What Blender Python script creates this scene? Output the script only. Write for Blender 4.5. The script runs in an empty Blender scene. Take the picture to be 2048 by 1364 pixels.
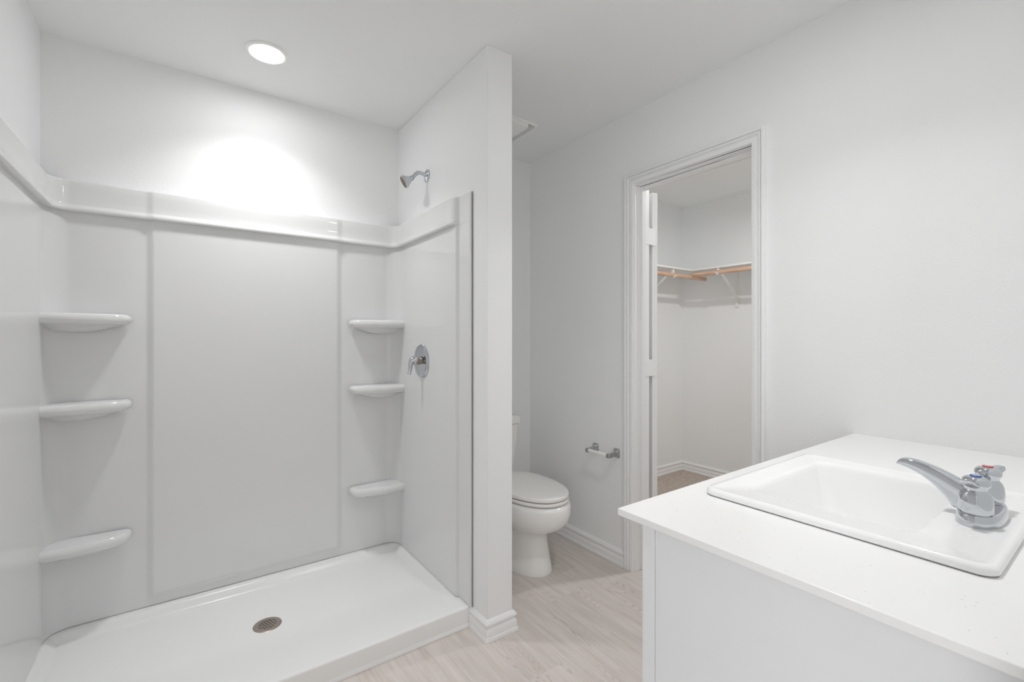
import bpy, bmesh, math, random
from mathutils import Vector, Matrix
C = bpy.context.scene.collection
S = bpy.context.scene
PI = math.pi

# ------------------------------------------------------------------ camera
F_PX, CX, CY, YAW, CAM_H = 917.75, 1023.9, 675.8, 35.522, 1.2377
cam = bpy.data.cameras.new('camera')
cam.sensor_width = 36.0
cam.sensor_fit = 'HORIZONTAL'
cam.lens = F_PX / 2048 * 36.0
cam.shift_x = (1024 - CX) / 2048
cam.shift_y = (CY - 682) / 2048
cam.clip_start = 0.02
co = bpy.data.objects.new('camera', cam)
C.objects.link(co)
co.location = (0, 0, CAM_H)
co.rotation_euler = (math.radians(90), 0, -math.radians(YAW))
S.camera = co

# ------------------------------------------------------------------ light and exposure
S.view_settings.view_transform = 'Standard'
S.view_settings.look = 'None'
S.view_settings.exposure = 0.15
S.view_settings.gamma = 1.0
S.view_settings.use_curve_mapping = False
# a small white room: let the light bounce as often as it does in one
S.cycles.max_bounces = 18
S.cycles.diffuse_bounces = 12
S.cycles.glossy_bounces = 8
S.cycles.transmission_bounces = 8
S.cycles.transparent_max_bounces = 8
w = bpy.data.worlds.new('world')
S.world = w
w.use_nodes = True
w.node_tree.nodes['Background'].inputs[0].default_value = (0.85, 0.93, 1.0, 1)
w.node_tree.nodes['Background'].inputs[1].default_value = 1.0

def area(name, loc, rot, sx, sy, power, col=(1, 1, 1), shape='RECTANGLE'):
    l = bpy.data.lights.new(name, 'AREA')
    l.shape = shape
    l.size = sx
    l.size_y = sy
    l.energy = power
    l.color = col
    o = bpy.data.objects.new(name, l)
    o.location = loc
    o.rotation_euler = rot
    C.objects.link(o)
    return o

def point(name, loc, power, rad=0.03, col=(1, 1, 1)):
    l = bpy.data.lights.new(name, 'POINT')
    l.energy = power
    l.shadow_soft_size = rad
    l.color = col
    o = bpy.data.objects.new(name, l)
    o.location = loc
    C.objects.link(o)
    return o

P_SHOWER, P_VANITY, P_CLOSET, P_FILL = 20.5, 26.0, 10.5, 46.0      # lamp powers in watts
P_BEAM, P_BEAM2 = 3.2, 3.0
# added fill lamp at an assumed, unseen bedroom window behind the camera
area('bedroom_fill', (-2.46, -1.9, 1.45), (0, math.radians(-90), 0), 1.6, 2.0, P_FILL, (0.96, 0.98, 1.0))
# closet ceiling lamp
area('closet_lamp', (2.75, 1.32, 2.32), (0, 0, 0), 0.07, 0.07, P_CLOSET, (1.0, 0.992, 0.975), 'DISK')

# ------------------------------------------------------------------ dimensions
XL, XP, XP2, XD = -0.461, 1.009, 1.1348, 1.9407       # left wall, partition faces, door wall
YB, YT, YP, YN = 2.544, 2.506, 1.5863, 0.03           # shower back, toilet back, partition end, near wall
H = 2.44
XW2 = XD + 0.118                                      # closet side of the door wall
DY0, DY1, DZ = 0.986, 1.598, 2.046                    # closet doorway
XC, YC, ZC = 0.7038, 0.6235, 0.898                    # countertop edges and top
CLX, CLY = 3.79, 2.57                                 # closet far walls

# ------------------------------------------------------------------ materials
def mat(name, col, rough=0.5, metal=0.0, spec=0.5, coat=0.0, coat_rough=0.03):
    m = bpy.data.materials.new(name)
    m.use_nodes = True
    b = m.node_tree.nodes['Principled BSDF']
    b.inputs['Base Color'].default_value = (*col, 1)
    b.inputs['Roughness'].default_value = rough
    b.inputs['Metallic'].default_value = metal
    b.inputs['Specular IOR Level'].default_value = spec
    b.inputs['Coat Weight'].default_value = coat
    b.inputs['Coat Roughness'].default_value = coat_rough
    return m, m.node_tree, b

def bump(nt, b, scale, strength, dist=0.002, detail=2.0, rough=0.5):
    tc = nt.nodes.new('ShaderNodeTexCoord')
    n = nt.nodes.new('ShaderNodeTexNoise')
    n.inputs['Scale'].default_value = scale
    n.inputs['Detail'].default_value = detail
    n.inputs['Roughness'].default_value = rough
    bp = nt.nodes.new('ShaderNodeBump')
    bp.inputs['Strength'].default_value = strength
    bp.inputs['Distance'].default_value = dist
    nt.links.new(tc.outputs['Object'], n.inputs['Vector'])
    nt.links.new(n.outputs['Fac'], bp.inputs['Height'])
    nt.links.new(bp.outputs['Normal'], b.inputs['Normal'])
    return n

M = {}
M['paint'], nt, b = mat('wall_paint', (0.874, 0.881, 0.884), 0.62, spec=0.3)
bump(nt, b, 120, 0.22, 0.003, 2.5)
M['ceil'], nt, b = mat('ceiling_paint', (0.866, 0.873, 0.872), 0.8, spec=0.2)
bump(nt, b, 90, 0.2, 0.003, 2.5)
M['trim'], nt, b = mat('trim_paint', (0.87, 0.873, 0.872), 0.32, spec=0.45)
M['fiber'], nt, b = mat('gelcoat', (0.75, 0.755, 0.758), 0.09, spec=0.55)
bump(nt, b, 3.0, 0.03, 0.01, 1.0)
M['pan'], nt, b = mat('acrylic_pan', (0.88, 0.882, 0.878), 0.24, spec=0.4)
M['ceramic'], nt, b = mat('white_china', (0.90, 0.90, 0.897), 0.07, spec=0.5)
M['toilet'], nt, b = mat('toilet_china', (0.87, 0.865, 0.85), 0.09, spec=0.5)
M['seat'], nt, b = mat('seat_plastic', (0.87, 0.862, 0.845), 0.22, spec=0.45)
M['chrome'], nt, b = mat('chrome', (0.60, 0.622, 0.655), 0.045, 1.0)
M['satin'], nt, b = mat('satin_chrome', (0.52, 0.52, 0.53), 0.22, 1.0)
M['dark'], nt, b = mat('dark_gap', (0.05, 0.05, 0.05), 0.6)  # washer colour; also paints the shade below the drain strainer
M['vent_shade'], nt, b = mat('vent_shade_grey', (0.22, 0.22, 0.21), 0.8)  # grey that stands for the shade inside the fan
M['bronze'], nt, b = mat('aged_steel', (0.42, 0.36, 0.31), 0.38, 0.85)
n = bump(nt, b, 300, 0.1, 0.001)
M['nozzle'], nt, b = mat('nozzle_face', (0.30, 0.22, 0.16), 0.35, 0.7)
M['cabinet'], nt, b = mat('cabinet_paint', (0.80, 0.81, 0.825), 0.38, spec=0.4)
M['plastic'], nt, b = mat('white_plastic', (0.89, 0.89, 0.875), 0.35, spec=0.4)
M['red'], nt, b = mat('red_ring', (0.65, 0.03, 0.03), 0.3)
M['blue'], nt, b = mat('blue_ring', (0.02, 0.09, 0.45), 0.3)
M['shelf'], nt, b = mat('shelf_paint', (0.83, 0.83, 0.82), 0.4)
M['bracket'], nt, b = mat('bracket_enamel', (0.84, 0.835, 0.82), 0.35)

# emission materials
def emit(name, col, st):
    m = bpy.data.materials.new(name)
    m.use_nodes = True
    nt = m.node_tree
    nt.nodes.remove(nt.nodes['Principled BSDF'])
    e = nt.nodes.new('ShaderNodeEmission')
    e.inputs[0].default_value = (*col, 1)
    e.inputs[1].default_value = st
    nt.links.new(e.outputs[0], nt.nodes['Material Output'].inputs[0])
    return m
LENS_R = 0.066
M['lens'] = emit('lamp_lens', (1.0, 1.0, 1.0), P_SHOWER / (PI * PI * LENS_R ** 2) / 10.0)

M['lens2'] = emit('vanity_lamp_lens', (1.0, 0.997, 0.99), P_VANITY / (PI * PI * LENS_R ** 2) / 10.0)

# node shorthand
class G:
    def __init__(s, nt): s.nt = nt
    def n(s, t, **k):
        x = s.nt.nodes.new(t)
        for a, v in k.items(): setattr(x, a, v)
        return x
    def link(s, a, b): s.nt.links.new(a, b)
    def m(s, op, a, b=None, c=None):
        x = s.n('ShaderNodeMath', operation=op)
        for i, v in enumerate((a, b, c)):
            if v is None: continue
            if isinstance(v, (int, float)): x.inputs[i].default_value = v
            else: s.link(v, x.inputs[i])
        return x.outputs[0]
    def ramp(s, fac, stops):
        x = s.n('ShaderNodeValToRGB')
        e = x.color_ramp.elements
        while len(e) < len(stops): e.new(0.5)
        for el, (p, c) in zip(e, stops):
            el.position = p
            el.color = (*c, 1) if len(c) == 3 else c
        s.link(fac, x.inputs[0])
        return x.outputs[0]
    def mix(s, fac, a, b, mode='MIX'):
        x = s.n('ShaderNodeMix', data_type='RGBA', blend_type=mode)
        for i, v in ((0, fac), (6, a), (7, b)):
            if isinstance(v, (int, float)): x.inputs[i].default_value = v
            elif isinstance(v, tuple): x.inputs[i].default_value = (*v, 1)
            else: s.link(v, x.inputs[i])
        return x.outputs[2]

# vinyl plank floor, boards running along Y
def plank_material():
    m, nt, b = mat('vinyl_plank', (0.5, 0.46, 0.43), 0.42, spec=0.35)
    g = G(nt)
    tc = g.n('ShaderNodeTexCoord')
    sp = g.n('ShaderNodeSeparateXYZ')
    g.link(tc.outputs['Object'], sp.inputs[0])
    X, Y = sp.outputs[0], sp.outputs[1]
    W, L = 0.178, 1.22
    px = g.m('DIVIDE', g.m('ADD', X, 0.055), W)
    ix = g.m('FLOOR', px)
    wn = g.n('ShaderNodeTexWhiteNoise', noise_dimensions='1D')
    g.link(ix, wn.inputs['W'])
    py = g.m('ADD', g.m('DIVIDE', Y, L), wn.outputs['Value'])
    iy = g.m('FLOOR', py)
    cid = g.n('ShaderNodeCombineXYZ')
    g.link(ix, cid.inputs[0]); g.link(iy, cid.inputs[1])
    w2 = g.n('ShaderNodeTexWhiteNoise', noise_dimensions='2D')
    g.link(cid.outputs[0], w2.inputs['Vector'])
    rnd = w2.outputs['Value']
    # contour lines of a stretched field give the cathedral grain
    v = g.n('ShaderNodeCombineXYZ')
    g.link(g.m('ADD', g.m('MULTIPLY', X, 17.0), g.m('MULTIPLY', rnd, 37.0)), v.inputs[0])
    g.link(g.m('ADD', g.m('MULTIPLY', Y, 1.9), g.m('MULTIPLY', rnd, 91.0)), v.inputs[1])
    f = g.n('ShaderNodeTexNoise')
    f.inputs['Scale'].default_value = 1.0
    f.inputs['Detail'].default_value = 1.5
    f.inputs['Roughness'].default_value = 0.35
    g.link(v.outputs[0], f.inputs['Vector'])
    rings = g.m('FRACT', g.m('MULTIPLY', f.outputs['Fac'], 24.0))
    line = g.ramp(rings, [(0.0, (1, 1, 1)), (0.22, (0, 0, 0)), (0.80, (0, 0, 0)), (1.0, (1, 1, 1))])
    # mask: only some planks and places show it
    v2 = g.n('ShaderNodeCombineXYZ')
    g.link(g.m('ADD', g.m('MULTIPLY', X, 11.0), g.m('MULTIPLY', rnd, 57.0)), v2.inputs[0])
    g.link(g.m('MULTIPLY', Y, 1.1), v2.inputs[1])
    mk = g.n('ShaderNodeTexNoise')
    mk.inputs['Scale'].default_value = 1.0
    mk.inputs['Detail'].default_value = 1.0
    g.link(v2.outputs[0], mk.inputs['Vector'])
    mask = g.ramp(mk.outputs['Fac'], [(0.53, (0, 0, 0)), (0.66, (1, 1, 1))])
    # fine fibres
    v3 = g.n('ShaderNodeCombineXYZ')
    g.link(g.m('ADD', g.m('MULTIPLY', X, 120.0), g.m('MULTIPLY', rnd, 50.0)), v3.inputs[0])
    g.link(g.m('MULTIPLY', Y, 5.0), v3.inputs[1])
    fb = g.n('ShaderNodeTexNoise')
    fb.inputs['Scale'].default_value = 1.0
    fb.inputs['Detail'].default_value = 4.0
    g.link(v3.outputs[0], fb.inputs['Vector'])
    # broad streaks
    v4 = g.n('ShaderNodeCombineXYZ')
    g.link(g.m('ADD', g.m('MULTIPLY', X, 34.0), g.m('MULTIPLY', rnd, 13.0)), v4.inputs[0])
    g.link(g.m('MULTIPLY', Y, 3.2), v4.inputs[1])
    bs = g.n('ShaderNodeTexNoise')
    bs.inputs['Scale'].default_value = 1.0
    bs.inputs['Detail'].default_value = 3.0
    g.link(v4.outputs[0], bs.inputs['Vector'])
    base = g.ramp(bs.outputs['Fac'], [(0.3, (0.59, 0.535, 0.502)), (0.5, (0.645, 0.593, 0.560)), (0.72, (0.695, 0.650, 0.620))])
    tone = g.ramp(rnd, [(0.0, (0.94, 0.935, 0.93)), (1.0, (1.05, 1.045, 1.04))])
    c = g.mix(1.0, base, tone, 'MULTIPLY')
    fib = g.ramp(fb.outputs['Fac'], [(0.3, (0.93, 0.925, 0.92)), (0.7, (1.04, 1.04, 1.04))])
    c = g.mix(1.0, c, fib, 'MULTIPLY')
    lm = g.m('MULTIPLY', g.m('MULTIPLY', line, mask), 0.62)
    c = g.mix(lm, c, (0.40, 0.345, 0.31))
    # plank seams
    fx = g.m('FRACT', px)
    ex = g.m('MINIMUM', fx, g.m('SUBTRACT', 1.0, fx))
    fy = g.m('FRACT', py)
    ey = g.m('MINIMUM', fy, g.m('SUBTRACT', 1.0, fy))
    sx = g.m('LESS_THAN', ex, 0.004)
    sy = g.m('LESS_THAN', ey, 0.0007)
    seam = g.m('MULTIPLY', g.m('MAXIMUM', sx, sy), 0.14)
    c = g.mix(seam, c, (0.42, 0.375, 0.34))
    g.link(c, b.inputs['Base Color'])
    return m
M['floor'] = plank_material()

def quartz_material():
    m, nt, b = mat('quartz', (0.885, 0.882, 0.875), 0.22, spec=0.4)
    g = G(nt)
    tc = g.n('ShaderNodeTexCoord')
    vo = g.n('ShaderNodeTexVoronoi')
    vo.inputs['Scale'].default_value = 150.0
    g.link(tc.outputs['Object'], vo.inputs['Vector'])
    no = g.n('ShaderNodeTexNoise')
    no.inputs['Scale'].default_value = 9.0
    no.inputs['Detail'].default_value = 2.0
    g.link(tc.outputs['Object'], no.inputs['Vector'])
    spk = g.m('LESS_THAN', vo.outputs['Distance'], 0.16)
    sel = g.n('ShaderNodeSeparateColor')
    g.link(vo.outputs['Color'], sel.inputs[0])
    on = g.m('MULTIPLY', spk, g.m('GREATER_THAN', sel.outputs[0], 0.78))
    c = g.mix(g.m('MULTIPLY', on, g.m('MULTIPLY', g.m('POWER', sel.outputs[1], 2.0), 0.85)), (0.885, 0.882, 0.875), (0.48, 0.45, 0.42))
    g.link(c, b.inputs['Base Color'])
    return m
M['quartz'] = quartz_material()

def carpet_material():
    m, nt, b = mat('carpet', (0.5, 0.45, 0.41), 0.95, spec=0.1)
    g = G(nt)
    tc = g.n('ShaderNodeTexCoord')
    no = g.n('ShaderNodeTexNoise')
    no.inputs['Scale'].default_value = 130.0
    no.inputs['Detail'].default_value = 3.0
    g.link(tc.outputs['Object'], no.inputs['Vector'])
    c = g.ramp(no.outputs['Fac'], [(0.3, (0.30, 0.245, 0.205)), (0.5, (0.56, 0.48, 0.425)), (0.7, (0.72, 0.64, 0.58))])
    g.link(c, b.inputs['Base Color'])
    bp = g.n('ShaderNodeBump')
    bp.inputs['Strength'].default_value = 0.8
    bp.inputs['Distance'].default_value = 0.01
    g.link(no.outputs['Fac'], bp.inputs['Height'])
    g.link(bp.outputs['Normal'], b.inputs['Normal'])
    return m
M['carpet'] = carpet_material()

def wood_material():
    m, nt, b = mat('rod_wood', (0.7, 0.5, 0.38), 0.45, spec=0.35)
    g = G(nt)
    tc = g.n('ShaderNodeTexCoord')
    mp = g.n('ShaderNodeMapping')
    mp.inputs['Scale'].default_value = (7, 7, 60)
    g.link(tc.outputs['Object'], mp.inputs[0])
    no = g.n('ShaderNodeTexNoise')
    no.inputs['Scale'].default_value = 1.0
    no.inputs['Detail'].default_value = 3.0
    g.link(mp.outputs[0], no.inputs['Vector'])
    c = g.ramp(no.outputs['Fac'], [(0.3, (0.56, 0.34, 0.22)), (0.55, (0.70, 0.48, 0.35)), (0.75, (0.80, 0.62, 0.50))])
    g.link(c, b.inputs['Base Color'])
    return m
M['wood'] = wood_material()

# ------------------------------------------------------------------ mesh helpers
def empty(name, loc, label=None, cat=None, group=None, kind=None):
    o = bpy.data.objects.new(name, None)
    o.location = loc
    o.empty_display_size = 0.05
    C.objects.link(o)
    tag(o, label, cat, group, kind)
    return o

def tag(o, label=None, cat=None, group=None, kind=None):
    if label: o['label'] = label
    if cat: o['category'] = cat
    if group: o['group'] = group
    if kind: o['kind'] = kind
    return o

def mk(name, bm, material, parent=None, angle=40, label=None, bevel=0.0, segs=2, sub=0, origin=None):
    bmesh.ops.remove_doubles(bm, verts=bm.verts, dist=1e-6)
    bmesh.ops.recalc_face_normals(bm, faces=bm.faces)
    me = bpy.data.meshes.new(name)
    bm.to_mesh(me)
    bm.free()
    # vertices are written in world coordinates: shift them to the parent's or own origin
    if parent is not None:
        root = Vector((0, 0, 0)); p = parent
        while p is not None:
            root += Vector(p.location); p = p.parent
        me.transform(Matrix.Translation(-root))
    elif origin is not None:
        me.transform(Matrix.Translation(-Vector(origin)))
    if angle is not None:
        me.shade_smooth()
        me.set_sharp_from_angle(angle=math.radians(angle))
    o = bpy.data.objects.new(name, me)
    if parent is not None: o.parent = parent
    elif origin is not None: o.location = origin
    me.materials.append(M[material] if isinstance(material, str) else material)
    C.objects.link(o)
    if bevel:
        md = o.modifiers.new('edge', 'BEVEL')
        md.width = bevel; md.segments = segs; md.limit_method = 'ANGLE'
        md.angle_limit = math.radians(30)
        md.harden_normals = False
    if sub:
        md = o.modifiers.new('smooth', 'SUBSURF')
        md.levels = sub; md.render_levels = sub
    if label: o['label'] = label
    return o

def box(bm, x0, x1, y0, y1, z0, z1, mtx=None):
    vs = [Vector((x, y, z)) for z in (z0, z1) for y in (y0, y1) for x in (x0, x1)]
    if mtx: vs = [mtx @ v for v in vs]
    v = [bm.verts.new(p) for p in vs]
    for f in ((0, 2, 3, 1), (4, 5, 7, 6), (0, 1, 5, 4), (2, 6, 7, 3), (0, 4, 6, 2), (1, 3, 7, 5)):
        bm.faces.new([v[i] for i in f])
    return v

def loft(bm, rings, closed=True, cap0=True, cap1=True):
    R = [[bm.verts.new(p) for p in r] for r in rings]
    n = len(R[0])
    for a, b in zip(R[:-1], R[1:]):
        for i in range(n if closed else n - 1):
            j = (i + 1) % n
            bm.faces.new((a[i], a[j], b[j], b[i]))
    if closed and cap0: bm.faces.new(R[0][::-1])
    if closed and cap1: bm.faces.new(R[-1])
    return R

def lathe(bm, prof, mtx, seg=40, cap0=True, cap1=True):
    rings = []
    for r, z in prof:
        rings.append([mtx @ Vector((max(r, 1e-4) * math.cos(2 * PI * i / seg), max(r, 1e-4) * math.sin(2 * PI * i / seg), z)) for i in range(seg)])
    loft(bm, rings, True, cap0, cap1)

def axis_mtx(loc, d, up=(0, 0, 1)):
    d = Vector(d).normalized()
    u = Vector(up)
    if abs(d.dot(u)) > 0.95: u = Vector((0, 1, 0)) if abs(d.y) < 0.7 else Vector((0, 0, 1))
    x = u.cross(d).normalized()
    y = d.cross(x)
    m = Matrix((x, y, d)).transposed().to_4x4()
    m.translation = Vector(loc)
    return m

def tube(bm, pts, rad, seg=16, cap=True):
    pts = [Vector(p) for p in pts]
    rings = []
    for i, p in enumerate(pts):
        d = (pts[min(i + 1, len(pts) - 1)] - pts[max(i - 1, 0)]).normalized()
        m = axis_mtx(p, d, (0.01, 1, 0.02))
        r = rad[i] if isinstance(rad, (list, tuple)) else rad
        rings.append([m @ Vector((r * math.cos(2 * PI * k / seg), r * math.sin(2 * PI * k / seg), 0)) for k in range(seg)])
    loft(bm, rings, True, cap, cap)

def spline(pts, n=8):
    """Catmull-Rom through the points."""
    P = [Vector(p) for p in pts]
    P = [2 * P[0] - P[1]] + P + [2 * P[-1] - P[-2]]
    out = []
    for i in range(1, len(P) - 2):
        a, b, c, d = P[i - 1:i + 3]
        for k in range(n):
            t = k / n
            out.append(0.5 * ((2 * b) + (c - a) * t + (2 * a - 5 * b + 4 * c - d) * t * t + (3 * b - a - 3 * c + d) * t ** 3))
    out.append(P[-2].copy())
    return out

def rrect(x0, x1, y0, y1, r, z, n=6):
    pts = []
    for cx, cy, a0 in ((x1 - r, y1 - r, 0), (x0 + r, y1 - r, 90), (x0 + r, y0 + r, 180), (x1 - r, y0 + r, 270)):
        for k in range(n + 1):
            a = math.radians(a0 + 90 * k / n)
            pts.append(Vector((cx + r * math.cos(a), cy + r * math.sin(a), z)))
    return pts

def sstep(a, b, x):
    t = min(1, max(0, (x - a) / (b - a)))
    return t * t * (3 - 2 * t)

def extrude_profile(bm, prof, path, nrm, zdir=(0, 0, 1)):
    """prof: closed list of (out, up); path: points; nrm: outward vectors (mitre lengths included)."""
    Z = Vector(zdir)
    rings = []
    for p, n in zip(path, nrm):
        rings.append([Vector(p) + Vector(n) * o + Z * z for o, z in prof])
    loft(bm, rings, True, True, True)

# ------------------------------------------------------------------ room shell
def struct(name, bm, material, parent=None, **k):
    o = mk(name, bm, material, parent, **k)
    if parent is None: o['kind'] = 'structure'
    return o

bm = bmesh.new()
box(bm, XL - 0.1, XW2 + 0.0, -0.085, YB + 0.1, -0.08, 0)
struct('floor', bm, 'floor', angle=None)
bm = bmesh.new()
box(bm, -2.6, CLX + 0.1, -3.6, CLY + 0.1, H, H + 0.08)
struct('ceiling', bm, 'ceil', angle=None)
bm = bmesh.new()
box(bm, XL - 0.1, XL, -0.085, YB + 0.1, -0.08, H)
struct('wall_left', bm, 'paint', angle=None)
bm = bmesh.new()
box(bm, XL, XP + 0.06, YB, YB + 0.1, -0.08, H)
struct('wall_back', bm, 'paint', angle=None)
bm = bmesh.new()
box(bm, XP + 0.06, XD, YT, YT + 0.14, -0.08, H)
struct('wall_toilet_back', bm, 'paint', angle=None)
bm = bmesh.new()
box(bm, XP, XP2, YP, YB + 0.05, -0.08, H)
struct('wall_partition', bm, 'paint', bevel=0.004, segs=3)
# wall with the closet doorway
bm = bmesh.new()
box(bm, XD, XW2, -0.085, DY0 - 0.018, -0.08, H)
box(bm, XD, XW2, DY1 + 0.018, CLY + 0.1, -0.08, H)
box(bm, XD, XW2, DY0 - 0.018, DY1 + 0.018, DZ + 0.018, H)
struct('wall_right', bm, 'paint', angle=None)
# wall the camera looks out of, with the bedroom doorway
EX0, EX1, EZ = -0.40, 0.62, 2.06
bm = bmesh.new()
box(bm, XL, EX0, -0.085, YN, -0.08, H)
box(bm, EX1, XD, -0.085, YN, -0.08, H)
box(bm, EX0, EX1, -0.085, YN, EZ, H)
struct('wall_front', bm, 'paint', angle=None)
# bedroom beyond that doorway
bm = bmesh.new()
box(bm, -2.6, 2.6, -3.6, -0.085, -0.08, 0)
struct('floor_bedroom', bm, 'carpet', angle=None)
for nm, d in (('wall_bedroom_right', (2.5, 2.6, -3.5, -0.085)), ('wall_bedroom_back', (-2.6, 2.6, -3.6, -3.5)),
              ('wall_bedroom_front', (-2.5, XL - 0.1, -0.185, -0.085)), ('wall_bedroom_side', (XW2, 2.5, -0.185, -0.085))):
    bm = bmesh.new()
    box(bm, *d, -0.08, H)
    struct(nm, bm, 'paint', angle=None)
bm = bmesh.new()
box(bm, -2.6, -2.5, -3.5, -2.9, -0.08, H)
box(bm, -2.6, -2.5, -0.9, -0.085, -0.08, H)
box(bm, -2.6, -2.5, -2.9, -0.9, -0.08, 0.65)
box(bm, -2.6, -2.5, -2.9, -0.9, 2.25, H)
struct('wall_bedroom_left', bm, 'paint', angle=None)
# closet
bm = bmesh.new()
box(bm, XW2, CLX + 0.1, -0.085, CLY + 0.1, -0.08, 0.012)
struct('floor_closet', bm, 'carpet', angle=None)
bm = bmesh.new()
box(bm, CLX, CLX + 0.1, -0.085, CLY + 0.1, -0.08, H)
struct('wall_closet_right', bm, 'paint', angle=None)
bm = bmesh.new()
box(bm, XW2, CLX, CLY, CLY + 0.1, -0.08, H)
struct('wall_closet_back', bm, 'paint', angle=None)
bm = bmesh.new()
box(bm, XW2, CLX, -0.085, 0.03, -0.08, H)
struct('wall_closet_front', bm, 'paint', angle=None)

# baseboards
BB = [(0, 0), (0.0180, 0), (0.0180, 0.004), (0.0165, 0.013), (0.0140, 0.017), (0.0118, 0.0175), (0.0118, 0.019), (0.0135, 0.020), (0.0135, 0.037), (0.0122, 0.044), (0.0085, 0.050), (0.0070, 0.055),
      (0.0075, 0.059), (0.0128, 0.061), (0.0138, 0.064), (0.0135, 0.068), (0.0110, 0.073), (0.0045, 0.082), (0, 0.083)]
def baseboard(name, path, nrm, z=0.0):
    bm = bmesh.new()
    extrude_profile(bm, BB, [(x, y, z) for x, y in path], [(a, b, 0) for a, b in nrm])
    return struct(name, bm, 'trim', angle=35)
baseboard('baseboard_partition', [(XP, 1.7155), (XP, YP), (XP2, YP), (XP2, YT)], [(-1, 0), (-1, -1), (1, -1), (1, -1)])
baseboard('baseboard_back', [(XP2, YT), (XD, YT)], [(1, -1), (-1, -1)])
baseboard('baseboard_right', [(XD, YT), (XD, DY1 + 0.064)], [(-1, -1), (-1, 0)])
baseboard('baseboard_left', [(XL, YN), (XL, 1.7155)], [(1, 0), (1, 0)])
baseboard('baseboard_closet', [(XW2 + 0.7, CLY), (CLX, CLY), (CLX, 0.03)], [(0, -1), (-1, -1), (-1, 0)], 0.012)
baseboard('baseboard_front', [(XL, YN), (EX0 - 0.06, YN)], [(0, 1), (0, 1)])

# door casing and jamb of the closet doorway
CS = [(0, 0), (0, 0.0085), (0.0015, 0.0120), (0.005, 0.0140), (0.018, 0.0145), (0.0205, 0.0125), (0.0225, 0.0075), (0.0255, 0.0065), (0.0275, 0.0090), (0.031, 0.0165), (0.0365, 0.0180),
      (0.0385, 0.0165), (0.0395, 0.0110), (0.0420, 0.0110), (0.0430, 0.0190), (0.0455, 0.0210), (0.053, 0.0210), (0.056, 0.0195), (0.057, 0.0165), (0.057, 0)]
def casing(name, xs, y0, y1, zt, sign, parent=None):
    rings = []
    for (y, z, sy, sz) in ((y0, 0.0, -1, 0), (y0, zt, -1, 1), (y1, zt, 1, 1), (y1, 0.0, 1, 0)):
        rings.append([Vector((xs + sign * t, y + sy * d, z + sz * d)) for d, t in CS])
    bm = bmesh.new()
    loft(bm, rings, True, True, True)
    return struct(name, bm, 'trim', parent, angle=35)
fr = empty('trim_1', (XD, (DY0 + DY1) / 2, 0), kind='structure')
casing('casing', XD, DY0 - 0.005, DY1 + 0.005, DZ + 0.005, -1, fr)
bm = bmesh.new()
box(bm, XD, XW2, DY0 - 0.018, DY0, 0, DZ)
box(bm, XD, XW2, DY1, DY1 + 0.018, 0, DZ)
box(bm, XD, XW2, DY0 - 0.018, DY1 + 0.018, DZ, DZ + 0.018)
mk('jamb', bm, 'trim', fr, bevel=0.0015)
bm = bmesh.new()
SX0, SX1 = XD + 0.045, XD + 0.078
box(bm, SX0, SX1, DY0, DY0 + 0.011, 0, DZ)
box(bm, SX0, SX1, DY1 - 0.011, DY1, 0, DZ)
box(bm, SX0, SX1, DY0 + 0.011, DY1 - 0.011, DZ - 0.011, DZ)
mk('door_stop', bm, 'trim', fr, bevel=0.002)

# casing round the bedroom doorway (bathroom side)
rings = []
for (x, z, sx, sz) in ((EX0 - 0.0, 0.0, -1, 0), (EX0 - 0.0, EZ, -1, 1), (EX1, EZ, 1, 1), (EX1, 0.0, 1, 0)):
    rings.append([Vector((x + sx * d, YN + t, z + sz * d)) for d, t in CS])
bm = bmesh.new()
loft(bm, rings, True, True, True)
struct('trim_2', bm, 'trim', angle=35)

# closet door, swung open into the closet
pin = Vector((XW2 + 0.006, DY1 + 0.006, 0))
TH = math.radians(168)
d = Vector((math.sin(TH), -math.cos(TH), 0))
t = Vector((-math.cos(TH), -math.sin(TH), 0))
dr = empty('door_1', pin, kind='structure')
mtx = Matrix((d, t, Vector((0, 0, 1)))).transposed().to_4x4()
mtx.translation = pin + d * 0.004 + t * 0.026
bm = bmesh.new()
box(bm, 0, 0.606, 0, 0.035, 0.025, 2.036, mtx)
mk('door_slab', bm, 'trim', dr, bevel=0.0015)
for z in (1.79, 1.075, 0.25):
    bm = bmesh.new()
    # leaf on the slab edge, leaf on the jamb, knuckle
    mt2 = mtx.copy()
    box(bm, -0.0022, 0.0008, -0.004, 0.026, z - 0.045, z + 0.045, mt2)
    box(bm, XW2 - 0.030, XW2 + 0.006, DY1 - 0.0022, DY1 + 0.0005, z - 0.045, z + 0.045)
    # web that spans the open gap
    a = Vector((XW2 - 0.001, DY1 - 0.001, 0)); e = mtx @ Vector((-0.001, 0.026, 0))
    q = [bm.verts.new(Vector((p.x, p.y, zz))) for p, zz in ((a, z - 0.045), (e, z - 0.045), (e, z + 0.045), (a, z + 0.045))]
    bm.faces.new(q)
    lathe(bm, [(0.006, -0.045), (0.006, 0.045)], Matrix.Translation(pin + Vector((0, 0, z))), 12)
    mk('hinge', bm, 'trim', dr)

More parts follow.
